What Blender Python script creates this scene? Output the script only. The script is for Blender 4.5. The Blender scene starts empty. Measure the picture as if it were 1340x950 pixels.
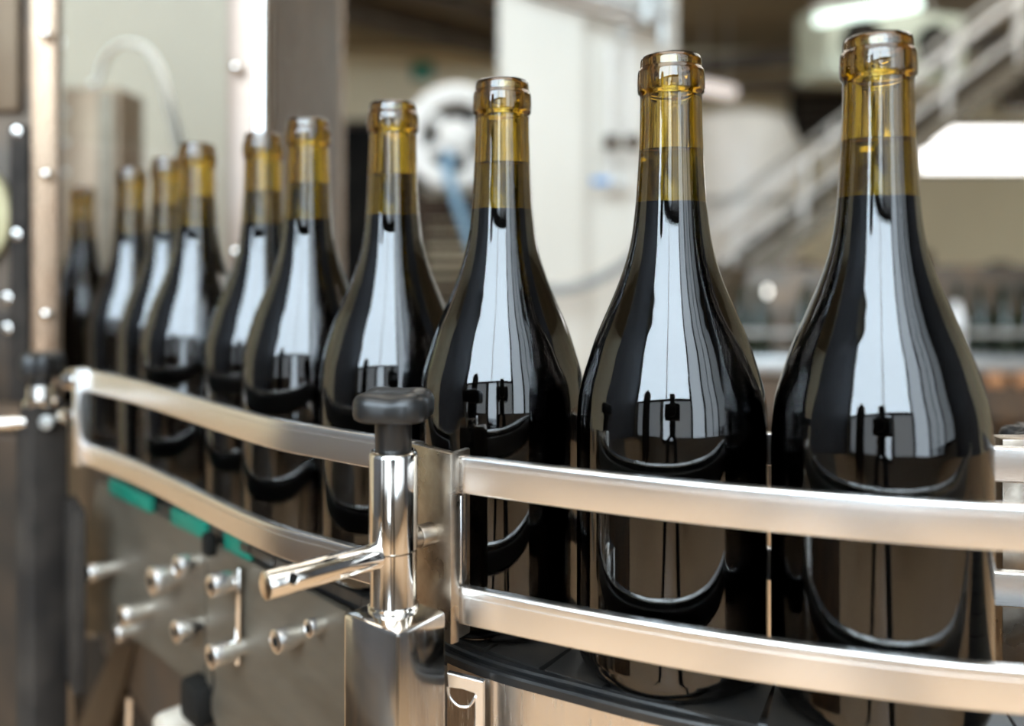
import bpy, bmesh, math, random
from mathutils import Vector, Matrix
random.seed(7)
PI = math.pi
sc = bpy.context.scene
C = sc.collection
F, CX, HY = 1150.0, 670.0, 337.0          # focal length, principal point of the 1340x950 frame
CZ = 1.142                                 # camera height
BZ = 0.954                                  # top of the conveyor chain

def P(px, py, Y):
    return Vector(((px - CX) / F * Y, Y, CZ + (HY - py) / F * Y))

# ------------------------------------------------------------------ materials
def mat(name, col, rough=0.5, metal=0.0, noise=None, bump=None, spec=0.5, trans=0.0, ior=1.45,
        coat=0.0, rough_noise=None, emit=None):
    m = bpy.data.materials.new(name)
    m.use_nodes = True
    nt = m.node_tree
    b = nt.nodes['Principled BSDF']
    b.inputs['Base Color'].default_value = (*col, 1)
    b.inputs['Roughness'].default_value = rough
    b.inputs['Metallic'].default_value = metal
    b.inputs['Specular IOR Level'].default_value = spec
    b.inputs['Transmission Weight'].default_value = trans
    b.inputs['IOR'].default_value = ior
    b.inputs['Coat Weight'].default_value = coat
    tc = nt.nodes.new('ShaderNodeTexCoord')
    def tex(scale, stretch, detail=4):
        mp = nt.nodes.new('ShaderNodeMapping')
        mp.inputs['Scale'].default_value = stretch
        nt.links.new(tc.outputs['Object'], mp.inputs['Vector'])
        n = nt.nodes.new('ShaderNodeTexNoise')
        n.inputs['Scale'].default_value = scale
        n.inputs['Detail'].default_value = detail
        nt.links.new(mp.outputs['Vector'], n.inputs['Vector'])
        return n
    if noise:                               # (second colour, scale, stretch, low, high)
        c2, s, st, lo, hi = noise
        n = tex(s, st)
        r = nt.nodes.new('ShaderNodeMapRange')
        r.inputs['From Min'].default_value = lo
        r.inputs['From Max'].default_value = hi
        nt.links.new(n.outputs['Fac'], r.inputs['Value'])
        mx = nt.nodes.new('ShaderNodeMix')
        mx.data_type = 'RGBA'
        mx.inputs['A'].default_value = (*col, 1)
        mx.inputs['B'].default_value = (*c2, 1)
        nt.links.new(r.outputs['Result'], mx.inputs['Factor'])
        nt.links.new(mx.outputs['Result'], b.inputs['Base Color'])
    if rough_noise:                         # (scale, stretch, rough min, rough max)
        s, st, r0, r1 = rough_noise
        n = tex(s, st)
        r = nt.nodes.new('ShaderNodeMapRange')
        r.inputs['From Min'].default_value = 0.3
        r.inputs['From Max'].default_value = 0.7
        r.inputs['To Min'].default_value = r0
        r.inputs['To Max'].default_value = r1
        nt.links.new(n.outputs['Fac'], r.inputs['Value'])
        nt.links.new(r.outputs['Result'], b.inputs['Roughness'])
    if bump:                                # (scale, stretch, strength, distance)
        s, st, k, d = bump
        n = tex(s, st)
        bp = nt.nodes.new('ShaderNodeBump')
        bp.inputs['Strength'].default_value = k
        bp.inputs['Distance'].default_value = d
        nt.links.new(n.outputs['Fac'], bp.inputs['Height'])
        nt.links.new(bp.outputs['Normal'], b.inputs['Normal'])
    if emit:
        b.inputs['Emission Color'].default_value = (*emit[0], 1)
        b.inputs['Emission Strength'].default_value = emit[1]
    return m

M = {}
M['rail'] = mat('satin_stainless', (0.90, 0.89, 0.88), 0.27, 1.0,
                noise=((0.85, 0.83, 0.81), 9, (1, 1, 2), 0.3, 0.8))
M['polish'] = mat('polished_stainless', (0.82, 0.78, 0.73), 0.1, 1.0,
                  rough_noise=(30, (1, 1, 1), 0.06, 0.14))
M['plate'] = mat('worn_stainless_plate', (0.44, 0.39, 0.33), 0.32, 1.0,
                 noise=((0.30, 0.25, 0.20), 90, (1, 1, 1), 0.35, 0.7),
                 rough_noise=(60, (1, 1, 1), 0.22, 0.38), bump=(220, (1, 1, 1), 0.12, 0.0006))
M['dull'] = mat('dull_grey_steel', (0.20, 0.172, 0.132), 0.5, 0.75,
                noise=((0.16, 0.135, 0.10), 12, (1, 1, 3), 0.35, 0.7),
                rough_noise=(25, (1, 1, 4), 0.48, 0.6))
M['pale'] = mat('pale_pink_steel', (0.33, 0.265, 0.22), 0.45, 0.7, noise=((0.32, 0.24, 0.19), 9, (3, 3, 1), 0.35, 0.7))
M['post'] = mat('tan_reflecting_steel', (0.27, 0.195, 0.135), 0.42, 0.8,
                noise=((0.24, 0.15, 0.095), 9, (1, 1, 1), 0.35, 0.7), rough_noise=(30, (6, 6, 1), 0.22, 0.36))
M['sheet'] = mat('brushed_sheet_steel', (0.78, 0.74, 0.70), 0.22, 1.0,
                 noise=((0.66, 0.60, 0.54), 8, (3, 3, 1), 0.35, 0.7),
                 rough_noise=(50, (8, 8, 1), 0.16, 0.3))
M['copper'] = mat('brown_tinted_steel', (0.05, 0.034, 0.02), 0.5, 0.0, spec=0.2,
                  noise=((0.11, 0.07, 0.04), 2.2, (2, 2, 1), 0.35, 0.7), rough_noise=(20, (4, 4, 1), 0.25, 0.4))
M['darksteel'] = mat('dark_machine_steel', (0.10, 0.085, 0.07), 0.45, 0.7,
                     noise=((0.20, 0.13, 0.08), 9, (1, 1, 1), 0.4, 0.75))
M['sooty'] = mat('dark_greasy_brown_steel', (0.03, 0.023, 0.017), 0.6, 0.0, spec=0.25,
                   noise=((0.075, 0.048, 0.03), 9, (1, 1, 1), 0.4, 0.75))  # flat dark brown for the machine base and inner plate
M['charcoal'] = mat('charcoal_painted_steel', (0.022, 0.019, 0.017), 0.7, 0.0, spec=0.1,
                    noise=((0.045, 0.038, 0.032), 20, (1, 1, 1), 0.4, 0.7))
M['knob'] = mat('black_phenolic_plastic', (0.012, 0.012, 0.012), 0.32, 0.0, bump=(400, (1, 1, 1), 0.05, 0.0004))
M['track'] = mat('black_track_plastic', (0.014, 0.014, 0.014), 0.28, 0.0,
                 noise=((0.035, 0.03, 0.025), 50, (1, 1, 1), 0.5, 0.75), bump=(150, (1, 1, 1), 0.15, 0.0008))
M['chain'] = mat('dark_chain_plates', (0.03, 0.028, 0.026), 0.3, 0.3,
                 noise=((0.06, 0.05, 0.04), 60, (1, 1, 1), 0.4, 0.75))
M['green'] = mat('green_wear_plastic', (0.005, 0.17, 0.115), 0.4)
M['floor'] = mat('tan_resin_floor', (0.60, 0.39, 0.225), 0.4, 0.0,
                 noise=((0.50, 0.31, 0.17), 1.3, (1, 1, 1), 0.35, 0.7), rough_noise=(3, (1, 1, 1), 0.3, 0.5))
M['wall'] = mat('olive_beige_paint', (0.74, 0.68, 0.50), 0.7, noise=((0.68, 0.62, 0.45), 1.1, (1, 1, 1), 0.35, 0.7))
M['greywall'] = mat('dark_grey_paint', (0.10, 0.105, 0.12), 0.6, noise=((0.07, 0.075, 0.085), 1.5, (1, 1, 1), 0.35, 0.7))
M['backp'] = mat('grey_beige_panel', (0.36, 0.315, 0.235), 0.5, noise=((0.32, 0.28, 0.21), 3, (1, 1, .4), 0.35, 0.7))
M['olivep'] = mat('pale_olive_paint', (0.42, 0.38, 0.22), 0.5, noise=((0.33, 0.28, 0.15), 14, (1, 1, 1), 0.4, 0.7))
M['frontwall'] = mat('mid_grey_paint', (0.33, 0.32, 0.315), 0.6, noise=((0.28, 0.27, 0.265), 1.5, (1, 1, 1), 0.35, 0.7))
M['liner'] = mat('pale_grey_liner', (0.55, 0.58, 0.62), 0.5)
M['covert'] = mat('tan_steel_cover', (0.20, 0.15, 0.10), 0.4, 0.5, noise=((0.14, 0.088, 0.052), 4, (1, 1, 1), 0.4, 0.7))
M['white'] = mat('white_wall_paint', (0.57, 0.535, 0.465), 0.6, noise=((0.52, 0.485, 0.415), 1.6, (1, 1, 1), 0.35, 0.7))
M['ceil'] = mat('dim_olive_ceiling', (0.27, 0.235, 0.17), 0.8, noise=((0.22, 0.19, 0.14), 1.2, (1, 1, 1), 0.35, 0.7))
M['beam'] = mat('dark_brown_beam', (0.075, 0.06, 0.045), 0.6, noise=((0.11, 0.09, 0.065), 4, (1, 1, 1), 0.4, 0.7))
M['black'] = mat('black_paint', (0.006, 0.006, 0.006), 0.6, spec=0.1, noise=((0.016, 0.015, 0.013), 5, (1, 1, 1), 0.4, 0.7))
M['paintwhite'] = mat('white_enamel', (0.72, 0.70, 0.66), 0.35, noise=((0.66, 0.64, 0.59), 6, (1, 1, 1), 0.4, 0.7))
M['paleg'] = mat('pale_greenish_enamel', (0.62, 0.68, 0.58), 0.4, noise=((0.55, 0.61, 0.5), 4, (1, 1, 1), 0.4, 0.7))
M['galv'] = mat('galvanised_steel', (0.42, 0.42, 0.40), 0.4, 0.6, noise=((0.33, 0.33, 0.31), 10, (1, 1, 1), 0.4, 0.7))
M['crate'] = mat('dark_brown_crate', (0.03, 0.018, 0.011), 0.6, spec=0.15, noise=((0.055, 0.033, 0.018), 14, (1, 1, 1), 0.4, 0.7))
M['blue'] = mat('blue_grey_hose', (0.22, 0.38, 0.52), 0.4)
M['bluev'] = mat('blue_valve_paint', (0.07, 0.28, 0.62), 0.4)
M['hose'] = mat('milky_hose', (0.78, 0.76, 0.70), 0.35, spec=0.6)
M['greyhose'] = mat('grey_hose', (0.2, 0.21, 0.21), 0.45)
M['signgreen'] = mat('green_sign_enamel', (0.01, 0.20, 0.115), 0.4)
M['orange'] = mat('orange_plastic', (0.42, 0.2, 0.09), 0.4)
M['fargl'] = mat('dark_green_glass', (0.012, 0.02, 0.01), 0.08, spec=0.7)
M['table'] = mat('grey_conveyor_steel', (0.45, 0.47, 0.47), 0.35, 0.8, noise=((0.36, 0.37, 0.37), 8, (1, 1, 1), 0.4, 0.7))
M['cream'] = mat('cream_plastic', (0.50, 0.44, 0.36), 0.45)
M['cap'] = mat('white_plastic', (0.85, 0.85, 0.84), 0.35)
M['cloth'] = mat('dark_work_cloth', (0.012, 0.012, 0.016), 0.8, noise=((0.02, 0.02, 0.025), 30, (1, 1, 1), 0.4, 0.7))
M['lens'] = mat('clear_guard_panel', (0.96, 0.97, 0.95), 0.02, trans=1.0, ior=1.08)
M['tube'] = mat('lit_tube', (0.9, 0.95, 0.92), 0.4, emit=((0.80, 1.0, 0.90), 2.2))
M['strip'] = mat('dim_lit_strip', (0.9, 0.85, 0.82), 0.4, emit=((1.0, .9, .85), 0.8))
M['bulb'] = mat('lit_bulb', (0.9, 0.9, 0.9), 0.4, emit=((1.0, 0.98, 0.9), 5.0))
M['day'] = mat('daylight_window', (0.8, 0.85, 0.9), 0.4, emit=((0.72, 0.87, 1.0), 13.0))
for k, st_ in ((2, 5.2), (3, 2.8), (4, 1.4)):
    M['day%d' % k] = mat('curtained_window_%d' % k, (0.8, 0.85, 0.9), 0.4, emit=((0.73, 0.87, 1.0), st_))
M['frost'] = mat('frosted_lower_pane', (0.6, 0.65, 0.7), 0.4, emit=((0.80, 0.9, 1.0), 1.5))
M['frostmid'] = mat('frosted_door_pane', (0.6, 0.65, 0.7), 0.4, emit=((0.73, 0.87, 1.0), 7.0))
M['frontsky'] = mat('front_skylight_pane', (0.9, 0.9, 0.9), 0.4, emit=((1.0, 0.97, 0.92), 2.2))
M['skylight'] = mat('skylight_pane', (0.9, 0.9, 0.9), 0.4, emit=((1.0, 0.97, 0.90), 2.4))
M['farday'] = mat('far_daylight_window', (0.9, 0.9, 0.9), 0.4, emit=((1.0, 0.98, 0.94), 4.5))

M['glass'] = mat('olive_amber_bottle_glass', (0.97, 0.95, 0.88), 0.03, trans=1.0, ior=1.7)
nt_ = M['glass'].node_tree
va = nt_.nodes.new('ShaderNodeVolumeAbsorption')
va.inputs['Color'].default_value = (0.78, 0.67, 0.03, 1)
va.inputs['Density'].default_value = 420
nt_.links.new(va.outputs['Volume'], nt_.nodes['Material Output'].inputs['Volume'])
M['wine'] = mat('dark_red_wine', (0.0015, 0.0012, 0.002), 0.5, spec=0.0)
M['neckwine'] = mat('thin_wine_in_neck', (0.38, 0.37, 0.20), 0.0, trans=1.0, ior=1.33)  # same wine; light passing through the neck is put into its colour

# ------------------------------------------------------------------ mesh builder
def wloc(o):
    v = Vector((0, 0, 0))
    while o is not None:
        v += o.location
        o = o.parent
    return v

class MB:
    def __init__(self):
        self.bm = bmesh.new()
    def box(self, c, size, rz=0.0, bev=0.0, mtx=None):
        r = bmesh.ops.create_cube(self.bm, size=1.0)
        vs = r['verts']
        bmesh.ops.scale(self.bm, vec=Vector(size), verts=vs)
        if bev:
            es = list({e for v in vs for e in v.link_edges})
            rb = bmesh.ops.bevel(self.bm, geom=es, offset=bev, segments=2, affect='EDGES', profile=0.5)
            vs = list({v for f in rb['faces'] for v in f.verts} | {v for v in vs if v.is_valid})
        mm = mtx if mtx is not None else Matrix.Rotation(rz, 4, 'Z')
        bmesh.ops.transform(self.bm, matrix=Matrix.Translation(Vector(c)) @ mm, verts=vs)
        return self
    def bar(self, a, b, w, h, bev=0.0):
        """rectangular bar from a to b, w across, h up"""
        a, b = Vector(a), Vector(b)
        d = b - a
        x = d.normalized()
        up = Vector((0, 0, 1)) if abs(x.z) < 0.95 else Vector((0, 1, 0))
        y = up.cross(x).normalized()
        z = x.cross(y)
        mm = Matrix((x, y, z)).transposed().to_4x4()
        return self.box((a + b) / 2, (d.length, w, h), bev=bev, mtx=mm)
    def cyl(self, a, b, r, seg=32, bev=0.0, r2=None):
        a, b = Vector(a), Vector(b)
        d = b - a
        L = d.length
        r2 = r if r2 is None else r2
        if bev:
            prof = [(0, 0), (r - bev, 0), (r - bev * .3, bev * .3), (r, bev), (r2, L - bev), (r2 - bev * .3, L - bev * .3), (r2 - bev, L), (0, L)]
        else:
            prof = [(0, 0), (r, 0), (r2, L), (0, L)]
        q = d.normalized().to_track_quat('Z', 'Y').to_matrix().to_4x4()
        return self.lathe(prof, seg, Matrix.Translation(a) @ q)
    def lathe(self, prof, seg=48, mtx=None, closed=False):
        bm = self.bm
        mtx = mtx or Matrix.Identity(4)
        rings = []
        for r, z in prof:
            if r < 1e-7:
                rings.append([bm.verts.new(mtx @ Vector((0, 0, z)))])
            else:
                rings.append([bm.verts.new(mtx @ Vector((r * math.cos(2 * PI * i / seg), r * math.sin(2 * PI * i / seg), z))) for i in range(seg)])
        pairs = list(zip(rings, rings[1:]))
        if closed:
            pairs.append((rings[-1], rings[0]))
        for A, B in pairs:
            if len(A) == 1 and len(B) == 1:
                continue
            for i in range(seg):
                j = (i + 1) % seg
                if len(A) == 1:
                    bm.faces.new((A[0], B[j], B[i]))
                elif len(B) == 1:
                    bm.faces.new((A[i], A[j], B[0]))
                else:
                    bm.faces.new((A[i], A[j], B[j], B[i]))
        return self
    def sphere(self, c, r, seg=20, sz=1.0, mtx=None):
        n = max(6, seg // 2)
        prof = [(r * math.sin(PI * k / n), -r * sz * math.cos(PI * k / n)) for k in range(n + 1)]
        prof[0] = (0, -r * sz); prof[-1] = (0, r * sz)
        return self.lathe(prof, seg, Matrix.Translation(Vector(c)) @ (mtx or Matrix.Identity(4)))
    def sweep(self, pts, section, cap=True):
        """section: closed list of (across, up) swept along pts; across is horizontal, left of travel"""
        bm = self.bm
        pts = [Vector(p) for p in pts]
        rings = []
        for i, p in enumerate(pts):
            d = (pts[min(i + 1, len(pts) - 1)] - pts[max(i - 1, 0)]).normalized()
            n = Vector((-d.y, d.x, 0)).normalized()
            rings.append([bm.verts.new(p + n * a + Vector((0, 0, u))) for a, u in section])
        k = len(section)
        for A, B in zip(rings, rings[1:]):
            for i in range(k):
                j = (i + 1) % k
                bm.faces.new((A[i], A[j], B[j], B[i]))
        if cap:
            bm.faces.new(list(reversed(rings[0])))
            bm.faces.new(rings[-1])
        return self
    def tube(self, pts, r, seg=12):
        bm = self.bm
        pts = [Vector(p) for p in pts]
        rings = []
        ref = Vector((0.123, 0.321, 0.94)).normalized()
        for i, p in enumerate(pts):
            d = (pts[min(i + 1, len(pts) - 1)] - pts[max(i - 1, 0)]).normalized()
            x = (ref - d * ref.dot(d)).normalized()
            y = d.cross(x)
            ref = x
            rings.append([bm.verts.new(p + (x * math.cos(2 * PI * k / seg) + y * math.sin(2 * PI * k / seg)) * r) for k in range(seg)])
        for A, B in zip(rings, rings[1:]):
            for i in range(seg):
                j = (i + 1) % seg
                bm.faces.new((A[i], A[j], B[j], B[i]))
        bm.faces.new(list(reversed(rings[0]))); bm.faces.new(rings[-1])
        return self
    def poly(self, pts, thick):
        """flat polygon pushed along the vector thick"""
        bm = self.bm
        thick = Vector(thick)
        A = [bm.verts.new(Vector(p)) for p in pts]
        B = [bm.verts.new(Vector(p) + thick) for p in pts]
        bm.faces.new(A); bm.faces.new(list(reversed(B)))
        for i in range(len(A)):
            j = (i + 1) % len(A)
            bm.faces.new((A[j], A[i], B[i], B[j]))
        return self
    def build(self, name, material, parent=None, smooth=35, bevel=0.0):
        bm = self.bm
        bmesh.ops.recalc_face_normals(bm, faces=bm.faces)
        if parent is not None:
            bmesh.ops.translate(bm, vec=-wloc(parent), verts=bm.verts)
        me = bpy.data.meshes.new(name)
        bm.to_mesh(me); bm.free()
        me.materials.append(material)
        if smooth:
            for p in me.polygons:
                p.use_smooth = True
            me.set_sharp_from_angle(angle=math.radians(smooth))
        o = bpy.data.objects.new(name, me)
        C.objects.link(o)
        if parent is not None:
            o.parent = parent
        if bevel:
            b = o.modifiers.new('edge', 'BEVEL')
            b.width = bevel; b.segments = 2; b.limit_method = 'ANGLE'; b.angle_limit = math.radians(40)
        return o

def tag(o, label=None, cat=None, group=None, kind=None):
    if label: o['label'] = label
    if cat: o['category'] = cat
    if group: o['group'] = group
    if kind: o['kind'] = kind
    return o

def thing(name, loc, label, cat, group=None):
    o = bpy.data.objects.new(name, None)
    o.empty_display_size = 0.05
    C.objects.link(o)
    o.location = loc
    return tag(o, label, cat, group)

def copy_tree(o, loc=None, parent=None):
    kids = list(o.children)
    c = o.copy(); C.objects.link(c)
    if parent is not None: c.parent = parent
    if loc is not None: c.location = loc
    for k in kids:
        copy_tree(k, None, c)
    return c

def smooth_path(pts, n=8):
    """Catmull-Rom through the points"""
    pts = [Vector(p) for p in pts]
    q = [pts[0] * 2 - pts[1]] + pts + [pts[-1] * 2 - pts[-2]]
    out = []
    for i in range(1, len(q) - 2):
        a, b, c, d = q[i - 1:i + 3]
        for k in range(n):
            t = k / n
            out.append(0.5 * ((2 * b) + (c - a) * t + (2 * a - 5 * b + 4 * c - d) * t * t + (3 * b - a - 3 * c + d) * t ** 3))
    out.append(pts[-1])
    return out

# ================================================================== THE SETTING
def structure(name, mb, m, parent=None, smooth=0):
    o = mb.build(name, m, parent, smooth=smooth)
    if parent is None: o['kind'] = 'structure'
    return o
XL, XR, YF, YB, ZC = -4.9, 6.6, -3.4, 10.0, 3.5
ZH, YH = 6.2, 0.9                          # the front bay of the hall is higher
structure('floor', MB().box(((XL + XR) / 2, (YF + YB) / 2, -0.05), (XR - XL + .4, YB - YF + .4, 0.1)), M['floor'])
def holed_wall(name, y, t, holes, m, ZC=ZC):
    """a wall across X at depth y with rectangular openings (x0,x1,z0,z1), made of the pieces between them"""
    mb = MB()
    xs = sorted({XL, XR, *[h[0] for h in holes], *[h[1] for h in holes]})
    for a, b in zip(xs, xs[1:]):
        zs = [0.0]
        for h in sorted(holes, key=lambda h: h[2]):
            if h[0] <= a + 1e-6 and h[1] >= b - 1e-6:
                zs += [h[2], h[3]]
        zs.append(ZC)
        for z0, z1 in zip(zs[::2], zs[1::2]):
            if z1 - z0 > 1e-4:
                mb.box(((a + b) / 2, y, (z0 + z1) / 2), (b - a, t, z1 - z0))
    return structure(name, mb, m)
W7 = (1.06, 2.25, 0.75, 6.0)               # added panes, stepped dimmer to imitate light falling off beside the window
W8 = (2.33, 4.1, 0.75, 6.0)
W9 = (4.18, 6.2, 0.75, 6.0)
W1 = (-4.7, 1.0, 2.25, 6.0)             # big daylight window behind the camera
W4 = (-1.30, -0.45, 0.30, 2.17)               # added glowing pane, out of view, for the narrow neck highlight
W5 = (-0.33, 1.0, 0.75, 2.17)  # this and the next: added dim panes lifting the bottles' lower reflections
W6 = (-4.4, -1.47, 0.75, 2.17)
W3 = (4.6, 6.3, 2.09, 2.66)                # strip window in the far wall
D1 = (-2.02, -0.98, 0.0, 2.70)
holed_wall('wall_front', YF - .1, .2, [W1, W4, W5, W6, W7, W8, W9], M['frontwall'], ZH)
holed_wall('wall_back', YB + .1, .2, [D1, W3], M['wall'])
structure('wall_left', MB().box((XL - .1, (YH + YB) / 2, ZC / 2), (.2, YB - YH, ZC)), M['wall'])
structure('wall_left_front', MB().box((XL - .1, (YF + YH) / 2, ZH / 2), (.2, YH - YF, ZH)), M['greywall'])
structure('wall_right', MB().box((XR + .1, (YH + YB) / 2, ZC / 2), (.2, YB - YH, ZC)), M['wall'])
structure('wall_right_front', MB().box((XR + .1, (YF + YH) / 2, ZH / 2), (.2, YH - YF, ZH)), M['greywall'])
SK = [(-1.6, 0.4, 1.6, 6.6), (2.0, 4.0, 1.6, 6.6)]
mb = MB()
for a, b in ((XL, SK[0][0]), (SK[0][1], SK[1][0]), (SK[1][1], XR)):
    mb.box(((a + b) / 2, (YH + YB) / 2, ZC + .06), (b - a, YB - YH, .12))
for s in SK:
    mb.box(((s[0] + s[1]) / 2, (YH + s[2]) / 2, ZC + .06), (s[1] - s[0], s[2] - YH, .12))
    mb.box(((s[0] + s[1]) / 2, (YB + s[3]) / 2, ZC + .06), (s[1] - s[0], YB - s[3], .12))
SF = (-3.2, 3.2, -3.0, 0.3)
for a, b, c, d_ in ((XL, SF[0], YF, YH), (SF[1], XR, YF, YH), (SF[0], SF[1], YF, SF[2]), (SF[0], SF[1], SF[3], YH)):
    mb.box(((a + b) / 2, (c + d_) / 2, ZH + .06), (b - a, d_ - c, .12))
mb.box(((XL + XR) / 2, YH + .05, (ZC + ZH) / 2 + .06), (XR - XL, .1, ZH - ZC - .12))
structure('ceiling', mb, M['ceil'])
def window(name, w, y, m, mull, dy, bars=0.05):
    x0, x1, z0, z1 = w
    o = structure(name, MB().box(((x0 + x1) / 2, y, (z0 + z1) / 2), (x1 - x0, .01, z1 - z0)), m)
    f = MB()
    for x in (x0, x1):
        f.box((x, y + dy, (z0 + z1) / 2), (.08, .08, z1 - z0 + .08))
    for z in (z0, z1):
        f.box(((x0 + x1) / 2, y + dy, z), (x1 - x0 - .08, .08, .08))
    for x in mull:
        f.box((x, y + dy, (z0 + z1) / 2), (bars, .06, z1 - z0 - .08))
    structure('window_frame', f, M['charcoal'], o)
    return o
structure('window_2', MB().box((0, (SF[2] + SF[3]) / 2, ZH + .1), (SF[1] - SF[0], SF[3] - SF[2], .01)), M['frontsky'])  # added skylight, out of view, that brightens floor and steel
window('window_1', W1, YF - .12, M['day'], (-1.0,), .08, 0.05)
window('window_9', W7, YF - .12, M['day2'], (), .08)
window('window_10', W8, YF - .12, M['day3'], (3.2,), .08)
window('window_11', W9, YF - .12, M['day4'], (), .08)
window('window_3', W3, YB + .12, M['farday'], (), -.06, .03)
wl = window('window_6', W4, YF - .12, M['frostmid'], (), .08, .04)
window('window_7', W5, YF - .12, M['frost'], (), .08)
window('window_8', W6, YF - .12, M['frost'], (), .08)
for k, s in enumerate(SK):  # added ceiling panes above the frame to light the far hall
    structure('window_%d' % (4 + k), MB().box(((s[0] + s[1]) / 2, (s[2] + s[3]) / 2, ZC + .1), (s[1] - s[0], s[3] - s[2], .01)), M['skylight'])
d = structure('door_1', MB().box((-1.5, YB + .12, 1.33), (.96, .05, 2.64), bev=.004), M['black'])  # near-black leaf stands for the dark of the open doorway
f = MB().box((-2.0, YB + .05, 1.35), (.06, .16, 2.7)).box((-1.0, YB + .05, 1.35), (.06, .16, 2.7)).box((-1.5, YB + .05, 2.68), (.94, .16, .05))
structure('door_frame', f, M['beam'], d)
structure('door_handle', MB().cyl((-1.12, YB + .06, 1.05), (-1.12, YB + .10, 1.05), .02).bar((-1.12, YB + .06, 1.05), (-1.24, YB + .06, 1.05), .02, .02, .004), M['galv'], d)
# white partition block standing between the hall and the viewer
structure('wall_partition', MB().box((0.10, 3.25, ZC / 2), (.29, .5, ZC)).box((.41, 3.31, ZC / 2), (.33, .5, ZC)), M['white'])
# roof beams
structure('trim_1', MB().bar((-2.6, 6.75, 3.37), (0.3, 9.75, 3.37), .20, .24), M['beam'])
structure('trim_2', MB().bar((-2.4, 6.0, 3.42), (0.2, 8.6, 3.42), .12, .16), M['beam'])
structure('trim_3', MB().bar((1.2, 9.6, 3.16), (6.4, 7.4, 3.16), .16, .18), M['beam'])
structure('trim_5', MB().box((6.0, 9.7, 3.02), (1.1, .3, .5)), M['beam'])
structure('trim_4', MB().bar((1.5, 9.9, 2.98), (4.1, 9.0, 2.98), .12, .12), M['beam'])

# ================================================================== WINE BOTTLES
OUT = [(0.0, 0.0045), (0.030, 0.0018), (0.0345, 0.0), (0.0385, 0.0012), (0.0412, 0.0042), (0.0430, 0.009), (0.0434, 0.016),
       (0.0434, 0.060), (0.0434, 0.110), (0.0432, 0.119), (0.0418, 0.1312), (0.0384, 0.143), (0.0344, 0.1552), (0.0292, 0.1674),
       (0.0242, 0.1795), (0.0202, 0.1915), (0.0178, 0.2025), (0.0163, 0.2155), (0.01545, 0.2275), (0.0147, 0.242), (0.0142, 0.257), (0.0141, 0.2678)]
OUT = [(r, z if z < .07 else (z - .004 if z < .235 else z - .004 - .0022 * min(1, (z - .235) / .02))) for r, z in OUT]
def catmull2(pr, n=4):
    v = smooth_path([Vector((r, z, 0)) for r, z in pr], n)
    return [(max(0.0, p.x), p.y) for p in v]
OUTS = OUT[:1] + catmull2(OUT[1:8], 4)[:-1] + catmull2(OUT[7:], 5)
LIP = [(0.0143, 0.2687), (0.0150, 0.2693), (0.01535, 0.2706), (0.0154, 0.2740), (0.01525, 0.2785), (0.01495, 0.2800), (0.01425, 0.2806),
       (0.01405, 0.2816), (0.01405, 0.2838), (0.0136, 0.2858), (0.0127, 0.2867), (0.0114, 0.2868), (0.0104, 0.2860), (0.0099, 0.2843)]
LIP = [(r, z - .0062) for r, z in LIP]
def inner_r(z):
    """inner wall radius"""
    pr = OUTS
    r = pr[-1][0]
    for (r0, z0), (r1, z1) in zip(pr[10:], pr[11:]):
        if z0 <= z <= z1 and z1 > z0:
            r = r0 + (r1 - r0) * (z - z0) / (z1 - z0)
            break
    t = 0.0042 if z > 0.225 else (0.0026 if z < 0.156 else 0.0026 + 0.0016 * (z - .156) / .069)
    return r - t
zs_in = [0.2781 - 0.004 * i for i in range(1, 67)]
zs_in = [z for z in zs_in if z > 0.012]
INN = []
for z in zs_in:
    INN.append((min(inner_r(z), 0.0404), z) if z < 0.260 else (0.0099, z))
INN += [(0.0398, 0.008), (0.0378, 0.0040), (0.034, 0.0026), (0.030, 0.0040), (0.0, 0.0068)]
bottle = thing('wine_bottle', (0, 0, 0), 'bottle', 'bottle', 'filled wine bottles on the conveyor')
MB().lathe(OUTS + LIP + INN, 96).build('glass_shell', M['glass'], bottle, smooth=60)
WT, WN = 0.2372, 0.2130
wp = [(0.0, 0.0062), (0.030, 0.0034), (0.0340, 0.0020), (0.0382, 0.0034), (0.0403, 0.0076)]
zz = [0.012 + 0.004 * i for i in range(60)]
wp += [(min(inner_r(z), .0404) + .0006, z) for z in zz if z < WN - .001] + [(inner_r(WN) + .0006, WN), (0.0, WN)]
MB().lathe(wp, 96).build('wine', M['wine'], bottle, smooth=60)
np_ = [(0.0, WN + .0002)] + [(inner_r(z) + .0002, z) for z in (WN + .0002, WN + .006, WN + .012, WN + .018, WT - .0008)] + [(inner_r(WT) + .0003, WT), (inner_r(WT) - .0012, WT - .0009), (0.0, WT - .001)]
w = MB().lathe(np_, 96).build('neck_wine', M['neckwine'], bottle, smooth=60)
w['label'] = 'thin brown translucent wine in the neck'

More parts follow.
